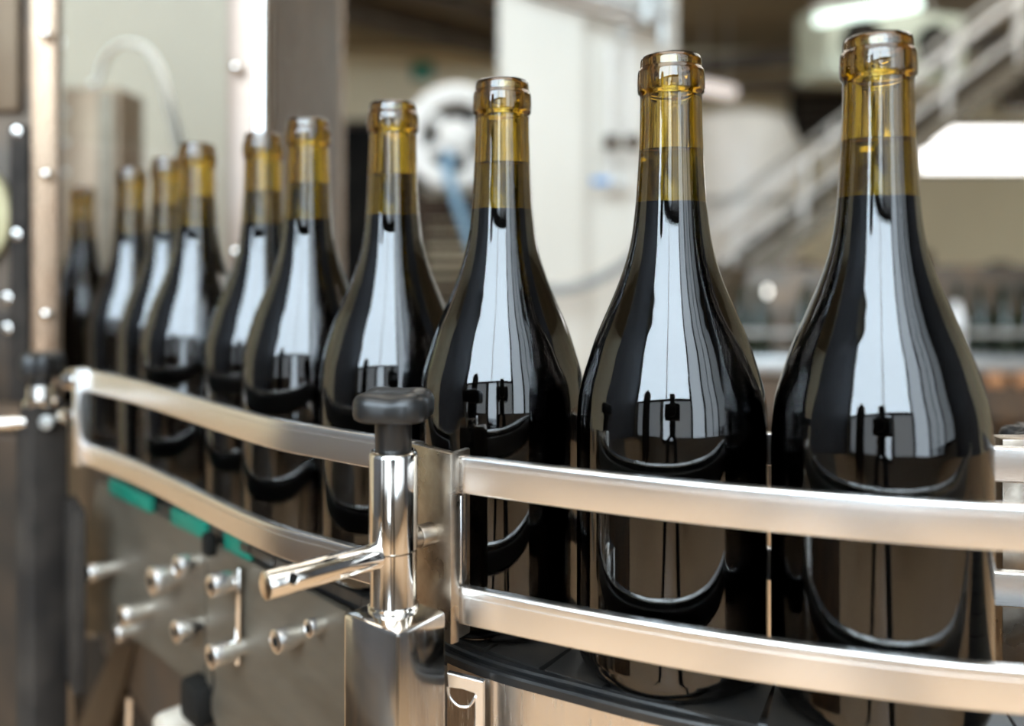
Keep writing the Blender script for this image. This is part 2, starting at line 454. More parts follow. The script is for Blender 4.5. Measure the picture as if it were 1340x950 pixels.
BOT = [(0.1545, 0.371), (0.0734, 0.406), (-0.0052, 0.463), (-0.0716, 0.528), (-0.137, 0.591), (-0.1873, 0.6628),
       (-0.2575, 0.719), (-0.3245, 0.828), (-0.397, 0.918), (-0.568, 1.162)]
BL = ['largest wine bottle at the right end of the row beside the strip window',
      'second wine bottle from the right, in front of the grey tank',
      'third wine bottle from the right, just right of the black star knob',
      'fourth wine bottle from the right, directly behind the black star knob',
      'fifth wine bottle from the right, before the brown steel cabinet side',
      'sixth wine bottle from the right, before the bright steel upright',
      'seventh wine bottle from the right, tallest of the three left of the bright upright',
      'eighth wine bottle from the right, middle one of the three in a tight cluster',
      'ninth wine bottle from the right, last one in front of the clear guard panel',
      'dim wine bottle farthest left, inside the machine beside the bolted post']
for i, (x, y) in enumerate(BOT):
    b = bottle if i == 0 else copy_tree(bottle)
    b.location = (x, y, BZ + .0004)
    b.rotation_euler = (0, 0, random.uniform(0, 6))
    b['label'] = BL[i]

# ================================================================== CONVEYOR
path = smooth_path([(-0.70, 1.35, BZ), (-0.568, 1.162, BZ), (-0.397, 0.918, BZ), (-0.3245, 0.822, BZ), (-0.2575, 0.729, BZ), (-0.1925, 0.6528, BZ),
                    (-0.137, 0.591, BZ), (-0.0716, 0.528, BZ), (-0.0052, 0.463, BZ), (0.0727, 0.408, BZ), (0.1548, 0.371, BZ), (0.245, 0.348, BZ), (0.36, 0.335, BZ), (.5, .33, BZ)], 6)
edge = [Vector((-.88, 1.52, 0)), Vector((-.605, 1.136, 0)), Vector((-.432, .885, 0)), Vector((-.3357, .742, 0)), Vector((-.096, .5017, 0)),
        Vector((-.0319, .4214, 0)), Vector((.0298, .3806, 0)), Vector((.0897, .3520, 0)), Vector((.189, .321, 0)), Vector((.33, .296, 0)), Vector((.52, .285, 0))]
def nearest(p):
    best = None
    for a, b in zip(edge, edge[1:]):
        d = b - a
        t = max(0, min(1, (Vector((p.x, p.y, 0)) - a).dot(d) / d.dot(d)))
        q = a + d * t
        l = (q - Vector((p.x, p.y, 0))).length
        if best is None or l < best[0]:
            best = (l, q)
    return best[1]
conv = thing('conveyor', (0, 0.6, 0), 'curved steel bottle conveyor with black track carrying the row of wine bottles', 'conveyor')
ch = MB()
tr = MB()
# chain plates: cut the path into 30 mm pieces
dense = smooth_path(path, 12)
acc, pieces, last = 0.0, [dense[0]], dense[0]
for p in dense[1:]:
    acc += (p - last).length; last = p
    if acc >= 0.030:
        pieces.append(p); acc = 0.0
def side(a, b):
    d = (b - a).normalized()
    return Vector((d.y, -d.x, 0))          # towards the viewer
for a, b in zip(pieces, pieces[1:]):
    n = side(a, b)
    d = (b - a).normalized() * .0006
    pts = [a + d + n * .037, b - d + n * .037, b - d - n * .041, a + d - n * .041]
    ch.poly(pts, (0, 0, -.006))
ch.build('chain', M['chain'], conv, smooth=0)
# black track rim: three ridges following the outer edge
def offs(poly, k, z):
    out = []
    for i, p in enumerate(poly):
        d = (poly[min(i + 1, len(poly) - 1)] - poly[max(i - 1, 0)]).normalized()
        out.append(Vector((p.x - d.y * k, p.y + d.x * k, z)))
    return out
eds = smooth_path(edge, 8)
eds_r = [p for p in eds if p.x > -.075]
for off, w, z0, z1 in ((.0, .004, -.006, -.0015), (.006, .005, -.006, -.0004), (.013, .004, -.009, -.0025)):
    tr.sweep(offs(eds_r, off, BZ), [(w, z0), (w, z1 - .001), (w - .0008, z1), (.0008, z1), (0, z1 - .001), (0, z0)])
tr.build('track_rim', M['track'], conv)
tw = MB()
eds_l = [p for p in eds if p.x < -.06]
tw.sweep(offs(eds_l, .004, BZ), [(.012, -.012), (.012, -.002), (0, -.003), (0, -.012)])
tw.build('track_edge', M['track'], conv)
for a, b in ((145, 200), (226, 272), (296, 330)):
    # green wear strips under the left guide rail
    def onl(px):
        k = (px - CX) / F
        p0, p1 = edge[3] - Vector((.5, -.5, 0)), edge[4]
        d = p1 - p0
        t = (k * p0.y - p0.x) / (d.x - k * d.y)
        return p0 + d * t
    p, q = onl(a), onl(b)
    MB().bar(Vector((p.x, p.y, BZ - .0055)), Vector((q.x, q.y, BZ - .0055)), .004, .012, .001).build('wear_strip', M['green'], conv)['label'] = 'green plastic wear strip'
# side skirt below the right part
sk = [p for p in eds if p.x > -.036]
MB().sweep(offs(sk, .0012, BZ), [(.002, -.34), (.002, -.0062), (0, -.0062), (0, -.34)]).build('side_skirt', M['sheet'], conv, smooth=20)
# far skirt and legs
far = [a - side(a, b) * .05 for a, b in zip(path, path[1:])]
MB().sweep(far, [(.003, -.2), (.003, -.008), (0, -.008), (0, -.2)]).build('skirt_panel', M['dull'], conv)
for (x, y) in ((.10, .44), (-.16, .70), (.38, .40), (-.55, 1.25)):
    MB().box((x, y, .37), (.04, .04, .74), bev=.003).build('leg', M['dull'], conv)
MB().sweep([p + Vector((0, .0, 0)) for p in path], [(.03, -.21), (.03, -.02), (-.03, -.02), (-.03, -.21)]).build('frame', M['darksteel'], conv)

# left side plates: a vertical plane through the left edge
PL0, PL1 = edge[3].copy(), edge[4].copy()
PD = (PL1 - PL0).normalized()
PN = Vector((PD.y, -PD.x, 0))               # towards the viewer
def onplane(px, py, off=0.0):
    k = (px - CX) / F
    p0 = PL0 + PN * off
    t = (k * p0.y - p0.x) / (PD.x - k * PD.y)
    q = p0 + PD * t
    return Vector((q.x, q.y, CZ + (HY - py) / F * q.y))
pl = MB().poly([onplane(*p) for p in ((128, 632), (268, 706), (268, 912), (248, 892), (212, 862), (185, 842), (150, 828), (112, 828), (98, 815), (98, 742), (112, 690))], -PN * .004)
plate1 = pl.build('side_plate', M['dull'], conv, smooth=0)
pl = MB().poly([onplane(*p, .003) for p in ((270, 707), (452, 800), (452, 1500), (286, 1500), (286, 960), (270, 910))], -PN * .004)
plate2 = pl.build('side_plate', M['dull'], conv, smooth=0)
def stud(px, py, L, r, par, head=True, off=0.0):
    r *= 1.3; L *= 1.1
    p = onplane(px, py, off)
    s = MB().cyl(p - PN * .004, p + PN * (L * .28), r * .8, 20)
    s.cyl(p + PN * (L * .28), p + PN * L, r, 20, .0008)
    s.build('stud', M['rail'], par)
    if head:                                  # hex socket
        c = p + PN * L
        q = PN.to_track_quat('Z', 'Y').to_matrix().to_4x4()
        MB().lathe([(0, 0), (r * .42, 0), (r * .42, .0006), (0, .0006)], 6, Matrix.Translation(c - PN * .0003) @ q).build('socket', M['black'], par, smooth=0)
S1 = [(150, 742, .020, .0052), (232, 752, .018, .0080), (258, 735, .014, .0060), (196, 797, .020, .0062), (172, 824, .012, .0055), (262, 817, .017, .0062)]
for px, py, L, r in S1: stud(px, py, L, r, plate1)
for px, py, L, r in [(312, 757, .018, .0058), (316, 846, .020, .0062), (392, 829, .015, .0056), (422, 816, .009, .0042)]: stud(px, py, L, r, plate2, off=.003)
a, b = onplane(314, 742, .006), onplane(312, 868, .006)
MB().bar(a, b, .003, .006, .0006).build('slot_bar', M['polish'], plate2)
# small dark cap at the plate joint, lower gusset and bits under the plate
MB().box(onplane(274, 712, .006), (.012, .008, .016), rz=PI / 4 * -1, bev=.003).build('rubber_cap', M['black'], conv)
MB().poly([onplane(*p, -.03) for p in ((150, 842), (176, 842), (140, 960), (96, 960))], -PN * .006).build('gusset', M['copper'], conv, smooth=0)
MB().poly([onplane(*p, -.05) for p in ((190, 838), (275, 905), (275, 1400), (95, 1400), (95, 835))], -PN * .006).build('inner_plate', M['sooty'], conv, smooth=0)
MB().tube([onplane(170, 912, -.01), onplane(168, 1000, -.01)], .004).build('rod', M['polish'], conv)
h = [onplane(*p) for p in ((276, 862), (284, 880), (282, 905), (268, 930), (258, 980), (262, 1100))]
MB().tube(smooth_path(h, 6), .0035).build('cable', M['black'], conv)
c = onplane(228, 950, .01)
MB().cyl(c - PN * .02, c + PN * .012, .012, 28, .004).build('end_cap', M['cream'], conv)['label'] = 'cream round end cap'
c = onplane(262, 915, .004)
MB().box(c, (.03, .02, .03), rz=-PI / 4, bev=.006).build('sensor', M['black'], conv)
# bent J shaped bracket beside the block
def jp(px, py, Y=.40): return P(px, py, Y)
jb = [(584, 880), (632, 892), (632, 1200), (621, 1200), (621, 908), (604, 902), (586, 900)]
bb = MB().poly([jp(*p) for p in jb], (0.001, .003, 0)).build('bent_bracket', M['rail'], conv, smooth=0, bevel=.0005)
MB().tube(smooth_path([jp(*p, .3995) for p in ((585.5, 898), (588, 911), (596, 921), (606, 925), (615, 923), (622, 912))], 5), .0007, 8).build('hook_rim', M['rail'], bb)

# ================================================================== GUIDE RAILS
ZU, ZL, RH, RT = CZ - .0883, CZ - .1463, .0166, .0054
c_ = .0012
def arc(cx, cy, a0, n=5): return [(cx + c_ * math.cos(a0 - k * PI / 2 / n), cy + c_ * math.sin(a0 - k * PI / 2 / n)) for k in range(n + 1)]
SEC = arc(c_, -c_, PI) + arc(RT - c_, -c_, PI / 2) + arc(RT - c_, -RH + c_, 0) + arc(c_, -RH + c_, -PI / 2) + [(0, -.0042), (.0004, -.0039), (.0004, -.0035), (0, -.0032)]
def pxs(px, s): return Vector(((px - CX) / s, F / s, 0))
right = smooth_path([pxs(599, 2945), pxs(760, 3160), pxs(940, 3368), pxs(1140, 3550), pxs(1345, 3690), Vector((.30, .292, 0)), Vector((.42, .28, 0))], 8)
left = smooth_path([pxs(106, 1655), pxs(180, 1840), pxs(330, 2322), pxs(430, 2535), pxs(545, 2740)], 8)
def rail_set(name, pts, label):
    t = thing(name, (pts[0].x, pts[0].y, ZL - RH), label, 'guide rail', 'stainless guide rails along the conveyor')
    for z in (ZU, ZL):
        MB().sweep([Vector((p.x, p.y, z)) for p in pts], SEC).build('rail_bar', M['rail'], t, smooth=30)
        MB().sweep([Vector((p.x, p.y, z)) for p in pts], [(RT + .0001, -RH + .003), (RT + .0001, -.003), (RT + .0014, -.0034), (RT + .0014, -RH + .0034)]).build('wear_liner', M['liner'], t, smooth=0)['label'] = 'pale plastic wear liner facing the bottles'
    return t
gr = rail_set('guide_rail', right, 'pair of flat steel guide bars curving from the clamp post to the right edge')
MB().box((right[0].x + .0015, right[0].y + .003, (ZU + ZL - RH) / 2), (.003, .006, ZU - ZL - RH - .002), rz=-.4, bev=.0006).build('end_strip', M['rail'], gr)
gl = rail_set('guide_rail', left, 'pair of flat steel guide bars running from the clamp post back to the left stand')
e = left[0]
ang = math.atan2(left[1].y - e.y, left[1].x - e.x)
MB().box((e.x + .001, e.y - .001, (ZU + ZL - RH) / 2), (.009, .011, ZU - ZL + RH + .002), rz=ang, bev=.001).build('end_plate', M['rail'], gl)
q = P(93, 497, .70)
MB().cyl(q + Vector((-.004, .002, 0)), q + Vector((.012, -.002, 0)), .0085, 24, .002).build('end_pin', M['polish'], gl)
q = P(100, 541, .70)
MB().cyl(q + Vector((-.012, .004, 0)), q + Vector((.006, -.004, 0)), .0042, 20, .001).build('end_pin', M['polish'], gl)
# rails on the far side of the bottles
back = [a - side(a, b) * .062 for a, b in zip(path, path[1:]) if -.12 < a.x < .47]
gb = thing('guide_rail', (back[-1].x, back[-1].y, ZL - RH), 'pair of pale guide bars behind the rightmost bottle on the far side', 'guide rail', 'stainless guide rails along the conveyor')
for z in (ZU, ZL):
    MB().sweep([Vector((p.x, p.y, z)) for p in back], [(-a, u) for a, u in SEC]).build('rail_bar', M['rail'], gb, smooth=30)
for x in (.243, .02):
    p = min(back, key=lambda v: abs(v.x - x))
    MB().box((p.x + .008, p.y + .02, BZ + .02), (.02, .012, .16), bev=.001).build('rail_bracket', M['plate'], gb)

# ================================================================== CENTRE CLAMP POST
def star_knob(parent, c, r, h, m=None, name='knob', seg=96, lobes=5, rot=.3):
    """lobed handwheel head, rounded on top, with its stem hub"""
    prof = [(0.0, 0.0), (.55, 0.0), (.88, .02), (.97, .10), (1.0, .25), (1.0, .62), (.97, .78), (.90, .90), (.78, .97), (.6, 1.0), (.42, .985), (.34, .95), (.2, .93), (0, .93)]
    bm = MB()
    rings = []
    for a, z in prof:
        if a == 0:
            rings.append([bm.bm.verts.new(Vector(c) + Vector((0, 0, z * h)))])
            continue
        ring = []
        for i in range(seg):
            t = 2 * PI * i / seg
            k = 1 - .17 * max(0, min(1, (a - .25) / .5)) * (.5 - .5 * math.cos(lobes * (t - rot))) ** 1.3
            dz = -0.10 * h * (.5 - .5 * math.cos(lobes * (t - rot))) * (1 if z > .5 and a > .45 else 0)
            ring.append(bm.bm.verts.new(Vector(c) + Vector((r * a * k * math.cos(t), r * a * k * math.sin(t), z * h + dz))))
        rings.append(ring)
    for A, B in zip(rings, rings[1:]):
        for i in range(seg):
            j = (i + 1) % seg
            if len(A) == 1: bm.bm.faces.new((A[0], B[j], B[i]))
            elif len(B) == 1: bm.bm.faces.new((A[i], A[j], B[0]))
            else: bm.bm.faces.new((A[i], A[j], B[j], B[i]))
    return bm.build(name, m or M['knob'], parent, smooth=50)

PX, PY = -.0517, .3833
ZB = CZ - .1527
post = thing('rail_clamp_post', (PX, PY, 0), 'polished steel clamp post with black star knob and side lever in front of the bottles', 'clamp post')
bd = Vector((.0266, -.0206, 0)).normalized()
brz = math.atan2(bd.y, bd.x)
bc = Vector((-.0505, .3785, 0))
MB().box((bc.x, bc.y, ZB / 2), (.0335, .0290, ZB), rz=brz, bev=.0018).build('block', M['polish'], post, smooth=30)
MB().lathe([(0, ZB), (.0112, ZB), (.0112, ZB + .0014), (.0104, ZB + .0022), (.0102, ZB + .003), (.0102, 1.0148), (.0, 1.0148)], 64, Matrix.Translation((PX, PY, 0))).build('base_sleeve', M['polish'], post, smooth=30)
MB().lathe([(0, 1.0150), (.0100, 1.0150), (.0107, 1.0157), (.0107, 1.0560), (.0103, 1.0572), (.0096, 1.0580), (.0086, 1.0583), (.0, 1.0583)], 64, Matrix.Translation((PX, PY, 0))).build('clamp_sleeve', M['polish'], post, smooth=40)
kn = star_knob(post, (PX + .0003, PY, 1.0716), .0188, .0128, lobes=4, rot=.65)
MB().lathe([(0, 1.0582), (.0076, 1.0582), (.0080, 1.0588), (.0080, 1.0712), (0.0086, 1.0719), (0, 1.0719)], 48, Matrix.Translation((PX, PY, 0))).build('knob_stem', M['knob'], kn)
la, lb = Vector((-.0555, .3790, 1.0142)), Vector((-.0962, .3420, 1.0142))
ld = (lb - la).normalized()
lev = MB().cyl(la, lb, .0056, 48, .0007).build('lever', M['polish'], post, smooth=40)
hc = lb - ld * .0095
hn = Vector((ld.y, -ld.x, 0)); hn = hn if hn.y < 0 else -hn
hv = (hn * .93 + Vector((0, 0, .36))).normalized()
hw = ld.cross(hv).normalized()
def on_lever(a, t, r):
    u, v = a * math.cos(t), a * math.sin(t) / .0056
    return hc + ld * u + (hv * math.cos(v) + hw * math.sin(v)) * r
mb = MB()
rg = [[mb.bm.verts.new(on_lever(a, 2 * PI * k / 28, .00564)) for k in range(28)] for a in (.0021, .0012)]
cv = mb.bm.verts.new(on_lever(0, 0, .00564))
for k in range(28):
    j = (k + 1) % 28
    mb.bm.faces.new((rg[0][k], rg[0][j], rg[1][j], rg[1][k])); mb.bm.faces.new((rg[1][k], rg[1][j], cv))
mb.build('lever_hole', M['black'], lev)  # black patch laid on the lever for the dark of its hole
mb = MB()
mb.tube([on_lever(.0023, 2 * PI * k / 28, .0056) for k in range(29)], .00035, 8)
mb.build('hole_rim', M['polish'], lev)
# flat bracket that carries both rails, with its folded lip
A, B = pxs(541, 2790), pxs(596, 2965)
mid = (A + B) / 2
rzb = math.atan2((B - A).y, (B - A).x)
z0, z1 = CZ - .1700, CZ - .0862
br = MB().box((mid.x, mid.y - .001, (z0 + z1) / 2), ((B - A).length, .005, z1 - z0), rz=rzb, bev=.0008)
br.box((B.x + .0010, B.y + .0055, (z0 + z1) / 2), (.003, .014, z1 - z0), rz=rzb + .25, bev=.0008)
br.build('bracket_plate', M['plate'], post, smooth=30)
pe = Vector((mid.x + .003, mid.y, CZ - .1245))
MB().cyl((PX, PY, pe.z), pe + Vector((.002, 0, 0)), .0040, 28).cyl(Vector((PX, PY, pe.z)).lerp(pe, .50), Vector((PX, PY, pe.z)).lerp(pe, .92), .0052, 28, .0008).build('cross_pin', M['plate'], post)

# ================================================================== LEFT CLAMP STAND
SX, SY = -.402, .752
st = thing('rail_clamp_post', (SX, SY, 0), 'dark blurred clamp post with black knob at the left end of the guide rails', 'clamp post')
MB().box((SX, SY, .50), (.031, .03, 1.0), rz=-.6, bev=.002).build('block', M['charcoal'], st)
MB().box((SX, SY, 1.006), (.028, .026, .024), rz=-.6, bev=.003).build('fork', M['charcoal'], st)
MB().lathe([(0, 1.016), (.0148, 1.016), (.0150, 1.020), (.0118, 1.022), (.0112, 1.033), (0, 1.033)], 40, Matrix.Translation((SX, SY, 0))).build('collar', M['polish'], st)
k2 = star_knob(st, (SX, SY, 1.0395), .0182, .022)
MB().cyl((SX, SY, 1.03), (SX, SY, 1.045), .008).build('knob_stem', M['knob'], k2)
MB().cyl((SX - .01, SY - .004, CZ - .140), (SX - .16, SY - .05, CZ - .140), .0058, 24, .001).build('side_rod', M['polish'], st)
MB().cyl((SX + .012, SY - .014, CZ - .138), (SX + .012, SY - .018, CZ - .138), .006, 24, .001).build('bolt', M['galv'], st)
MB().cyl((SX + .012, SY - .004, CZ - .133), (SX + .038, SY - .03, CZ - .133), .0045, 24, .001).build('cross_pin', M['polish'], st)
MB().box((-.369, .741, .86), (.060, .010, .15), rz=-.98, bev=.002).build('foot_bracket', M['charcoal'], st)

# ================================================================== MACHINE ENCLOSURE AT LEFT
en = thing('machine_enclosure', (-.4, 1.0, 0), 'stainless guarded machine enclosure with clear panel behind the far bottles', 'machine')
def dome(parent, c, r):
    q = Vector((.3, -1, 0)).to_track_quat('Z', 'Y').to_matrix().to_4x4()
    MB().lathe([(0, -.004), (r, -.004), (r, .001), (r * .8, r * .55), (r * .45, r * .85), (0, r * .95)], 20, Matrix.Translation(c) @ q).build('dome_nut', M['polish'], parent)
xa = (58 - CX) / F * .90
pa = MB().box((xa, .905, 1.0), (.0245, .022, 2.0), rz=.25, bev=.002).build('post', M['post'], en)
for py in (45, 228, 411):
    dome(pa, P(61, py, .889), .0062)
xb0 = (300 - CX) / F * 1.06
pb = MB().box((xb0 + .0215, 1.065, 1.0), (.044, .03, 2.0), rz=-.10, bev=.004).build('post', M['pale'], en)
MB().box((xb0 + .040, 1.050, 1.0), (.012, .014, 2.0), rz=-.1, bev=.004).build('post_lip', M['rail'], pb)
for py in (88, 330): dome(pb, P(309, py, 1.040), .0072)
# cabinet side; its brown reflection is put into the base colour
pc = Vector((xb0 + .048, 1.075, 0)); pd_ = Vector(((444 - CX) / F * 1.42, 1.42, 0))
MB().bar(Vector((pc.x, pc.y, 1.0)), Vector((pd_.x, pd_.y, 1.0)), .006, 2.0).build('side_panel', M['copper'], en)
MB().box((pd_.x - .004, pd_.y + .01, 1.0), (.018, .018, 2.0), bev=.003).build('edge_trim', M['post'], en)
# clear guard between the two posts, above the bottle passage
ga, gc = Vector((xa + .012, .915, 0)), Vector((xb0 + .004, 1.07, 0))
zg0, zg1 = BZ + .31, 2.0
MB().bar(Vector((ga.x, ga.y, (zg0 + zg1) / 2)), Vector((gc.x, gc.y, (zg0 + zg1) / 2)), .004, zg1 - zg0).build('guard_panel', M['lens'], en, smooth=0)['label'] = 'clear guard panel'
MB().bar((xa, .905, 1.99), (xb0 + .02, 1.065, 1.99), .03, .03).build('top_rail', M['sheet'], en)
MB().bar(((70 - CX) / F * 2.25, 2.25, 1.0), ((352 - CX) / F * 2.25, 2.25, 1.0), .01, 2.0).build('back_panel', M['backp'], en)
# housing inside, its brown reflection put into the colour, and the milky hose
HD = 1.75
hx0, hx1 = (78 - CX) / F * HD, (156 - CX) / F * HD
hz = CZ + (HY - 114) / F * HD
hs = thing('filler_housing', ((hx0 + hx1) / 2, HD + .06, 0), 'brown steel filler housing behind the clear guard panel', 'machine')
MB().box(((hx0 + hx1) / 2, HD + .06, hz / 2), (hx1 - hx0, .12, hz), bev=.006).build('body', M['covert'], hs)
MB().box(((hx0 + hx1) / 2 + .035, HD - .006, hz - .20), (.03, .012, .38), bev=.003).build('cover_strip', M['dull'], hs)
for k in range(3): MB().cyl((hx0 + .012, HD + .002, hz - .05 - .06 * k), (hx0 + .012, HD - .006, hz - .05 - .06 * k), .005, 16, .001).build('bolt', M['galv'], hs)
hp = [P(*p) for p in ((118, 135, 1.80), (128, 106, 1.80), (138, 76, 1.76), (160, 58, 1.66), (188, 62, 1.54), (208, 88, 1.42), (222, 138, 1.28), (240, 215, 1.26), (256, 300, 1.26), (268, 395, 1.26), (270, 460, 1.26))]
hp[0] = Vector((hp[0].x, 1.80, hz + .016))
tag(MB().tube(smooth_path(hp, 8), .0062, 14).build('filler_hose', M['hose'], None), 'milky plastic hose arching over behind the clear guard panel', 'hose')
# left-most machine housing with flange and bolts
lm = thing('machine_housing', (-.58, 1.0, 0), 'dark brown steel machine housing with bolts at the far left edge', 'machine')
foot = [(-.66, .96), (-.517, .96), (-.548, 1.025), (-.66, 1.025)]
MB().poly([(x, y, .953) for x, y in foot], (0, 0, 1.05)).build('body', M['darksteel'], lm, smooth=0, bevel=.004)
MB().poly([(x, y - .012, 0) for x, y in foot], (0, 0, .95)).build('base', M['sooty'], lm, smooth=0, bevel=.004)
MB().box((-.590, .955, 1.66), (.112, .012, .72), bev=.004).build('cover_plate', M['covert'], lm)
MB().box((-.532, .953, 1.135), (.022, .014, .30), bev=.004).build('flange', M['charcoal'], lm)
MB().cyl((-.610, .962, CZ + .045), (-.610, .948, CZ + .045), .068, 48, .004).build('round_cover', M['olivep'], lm)
MB().box((-.590, .956, 1.035), (.10, .010, .10), bev=.004).build('cover_plate', M['sooty'], lm)
for px, py in ((20, 172), (20, 307), (8, 390), (8, 430)):
    c = P(px, py, .944)
    MB().cyl(c + Vector((0, .02, 0)), c, .0055, 18, .0015).build('bolt', M['polish'], lm)

# ================================================================== BACKGROUND HALL
# hose reel on a stack of dark crates
cr = thing('slatted_crate', (0, 0, 0), 'x', 'crate', 'dark crates stacked under the hose reel')
def crate_mesh():
    mb = MB()
    w, d_, h = .54, .40, .238
    for k in range(4):
        z = .03 + k * .056
        for s in (-1, 1):
            mb.box((0, s * d_ / 2, z), (w, .014, .034)); mb.box((s * w / 2, 0, z), (.014, d_, .034))
    for sx in (-1, 1):
        for sy in (-1, 1):
            mb.box((sx * (w / 2 - .012), sy * (d_ / 2 - .012), h / 2), (.024, .024, h))
    mb.box((0, 0, .008), (w - .03, d_ - .03, .014))
    return mb
crm = crate_mesh().build('body', M['crate'], cr, smooth=0)
CL = ['dark slatted crate directly under the white hose reel', 'dark slatted crate second from the top of the stack under the hose reel',
      'dark slatted crate third from the top of the stack under the hose reel', 'dark slatted crate fourth from the top under the hose reel', 'dark slatted crate second from the floor under the hose reel', 'dark slatted crate on the floor under the hose reel']
for i in range(6):
    c = cr if i == 0 else copy_tree(cr)
    c.location = (-.265, 4.05, .239 * (5 - i)); c['label'] = CL[i]
rx, ry, rz_ = (597 - CX) / F * 3.9, 3.9, 1.142 + (HY - 180) / F * 3.9
zc = .2392 * 6
rl = thing('hose_reel', (rx, 4.0, zc), 'white round hose reel on the dark crates behind the bottles', 'hose reel')
fm = Matrix.Translation((rx, ry, rz_)) @ Vector((-.12, -1, .05)).to_track_quat('Z', 'Y').to_matrix().to_4x4()
R_ = .24
MB().lathe([(R_ * .62, 0), (R_ * .66, .03), (R_ * .9, .04), (R_, .02), (R_, -.03), (R_ * .9, -.05), (R_ * .62, -.04)], 64, fm, closed=True).build('rim', M['paintwhite'], rl)
MB().lathe([(0, -.06), (R_ * .64, -.06), (R_ * .64, -.045), (0, -.045)], 48, fm).build('back_disc', M['black'], rl)
hub = MB().lathe([(0, -.045), (R_ * .34, -.045), (R_ * .33, .03), (R_ * .2, .05), (0, .05)], 40, fm)
hub.build('hub', M['paintwhite'], rl)
for a in (.5, 2.4, 3.6, 5.3):
    p0 = fm @ Vector((R_ * .25 * math.cos(a), R_ * .25 * math.sin(a), -.01)); p1 = fm @ Vector((R_ * .68 * math.cos(a), R_ * .68 * math.sin(a), -.01))
    MB().bar(p0, p1, .03, .045, .004).build('spoke', M['paintwhite'], rl)
MB().box((rx, 4.05, zc + .018), (.26, .16, .035), bev=.006).build('foot', M['paintwhite'], rl)
MB().tube(smooth_path([P(588, 200, 3.8), P(586, 225, 3.78), P(596, 258, 3.78), P(612, 305, 3.79), P(626, 350, 3.79), P(640, 420, 3.79)], 6), .024, 12).build('hose', M['blue'], rl)
# pipes and valves on the white partition
pv = thing('pipe_run', (.30, 3.0, 0), 'thin white vertical pipes with dark valves on the white partition', 'pipes')
for px in (800, 822): MB().cyl(P(px, 60, 2.99), P(px, 250, 2.99), .011, 16).build('pipe', M['paintwhite'], pv)
for px in (800, 829):
    c = P(px, 186, 2.96); MB().box(c, (.05, .05, .045), bev=.01).build('valve', M['crate'], pv)
MB().box(P(786, 237, 2.97), (.06, .03, .022), rz=.2, bev=.006).build('valve_handle', M['bluev'], pv)
MB().box(P(812, 239, 2.97), (.035, .03, .03), bev=.006).build('valve', M['galv'], pv)
MB().cyl(P(808, 45, 2.96), P(824, 45, 2.96), .02, 16).build('pipe_clip', M['galv'], pv)
ph = thing('overhead_pipe', P(770, 20, 2.9), 'pale pipes crossing above the white partition near the ceiling', 'pipes')
MB().tube([P(660, -30, 2.95), P(762, 2, 2.95), P(870, 32, 2.95)], .022, 14).build('pipe', M['paintwhite'], ph)
MB().tube([P(690, -30, 2.9), P(780, -4, 2.9), P(880, 20, 2.9)], .016, 14).build('pipe', M['galv'], ph)
MB().tube([P(690, -10, 2.97), P(780, 16, 2.97), P(860, 38, 2.97)], .009, 12).build('cable', M['crate'], ph)
MB().cyl(P(846, -40, 2.9), P(846, 30, 2.9), .03, 16).cyl(P(866, -40, 2.92), P(868, 60, 2.92), .02, 16).build('pipe', M['galv'], ph)
tag(MB().tube(smooth_path([P(640, 340, 2.9), P(690, 372, 2.85), P(740, 379, 2.85), P(790, 362, 2.88), P(830, 335, 2.93), P(850, 300, 2.97)], 6), .016, 12).build('hanging_hose', M['greyhose']),
    'grey hose sagging across the white partition between two bottles', 'hose')
# exit sign
es = thing('exit_sign', (-1.02, YB - .02, 3.13), 'small green sign on the beige wall above the dark doorway', 'sign')
MB().box((-1.02, YB - .015, 3.26), (.24, .03, .21), bev=.004).build('panel', M['signgreen'], es)
MB().box((-1.02, YB - .008, 3.26), (.26, .016, .23), bev=.004).build('frame', M['galv'], es)
# pale tank
tk = thing('storage_tank', (2.05, 7.0, 0), 'tall pale grey round tank behind the stair, between two bottles', 'tank')
MB().lathe([(0, .25), (.44, .25), (.46, .28), (.46, 2.05), (.40, 2.22), (.22, 2.30), (0, 2.32)], 56, Matrix.Translation((1.80, 7.0, 0))).build('body', M['paintwhite'], tk)
MB().lathe([(.462, 1.55), (.472, 1.55), (.472, 1.6), (.462, 1.6)], 56, Matrix.Translation((1.80, 7.0, 0)), closed=True).build('band', M['galv'], tk)
for a in (.6, 2.1, 3.7, 5.2):
    MB().cyl((1.8 + .38 * math.cos(a), 7 + .38 * math.sin(a), 0), (1.8 + .38 * math.cos(a), 7 + .38 * math.sin(a), .27), .03, 16).build('leg', M['galv'], tk)
# dark cabinet on the far wall
vb = thing('wall_vent', (3.42, YB - .1, 2.4), 'black louvred vent box high on the far wall left of the largest bottle', 'vent')
MB().box((3.46, YB - .1, 2.76), (.62, .2, .60), bev=.01).build('box', M['black'], vb)
for k in range(5): MB().box((3.46, YB - .205, 2.54 + k * .11), (.54, .02, .03)).build('louvre', M['beam'], vb)
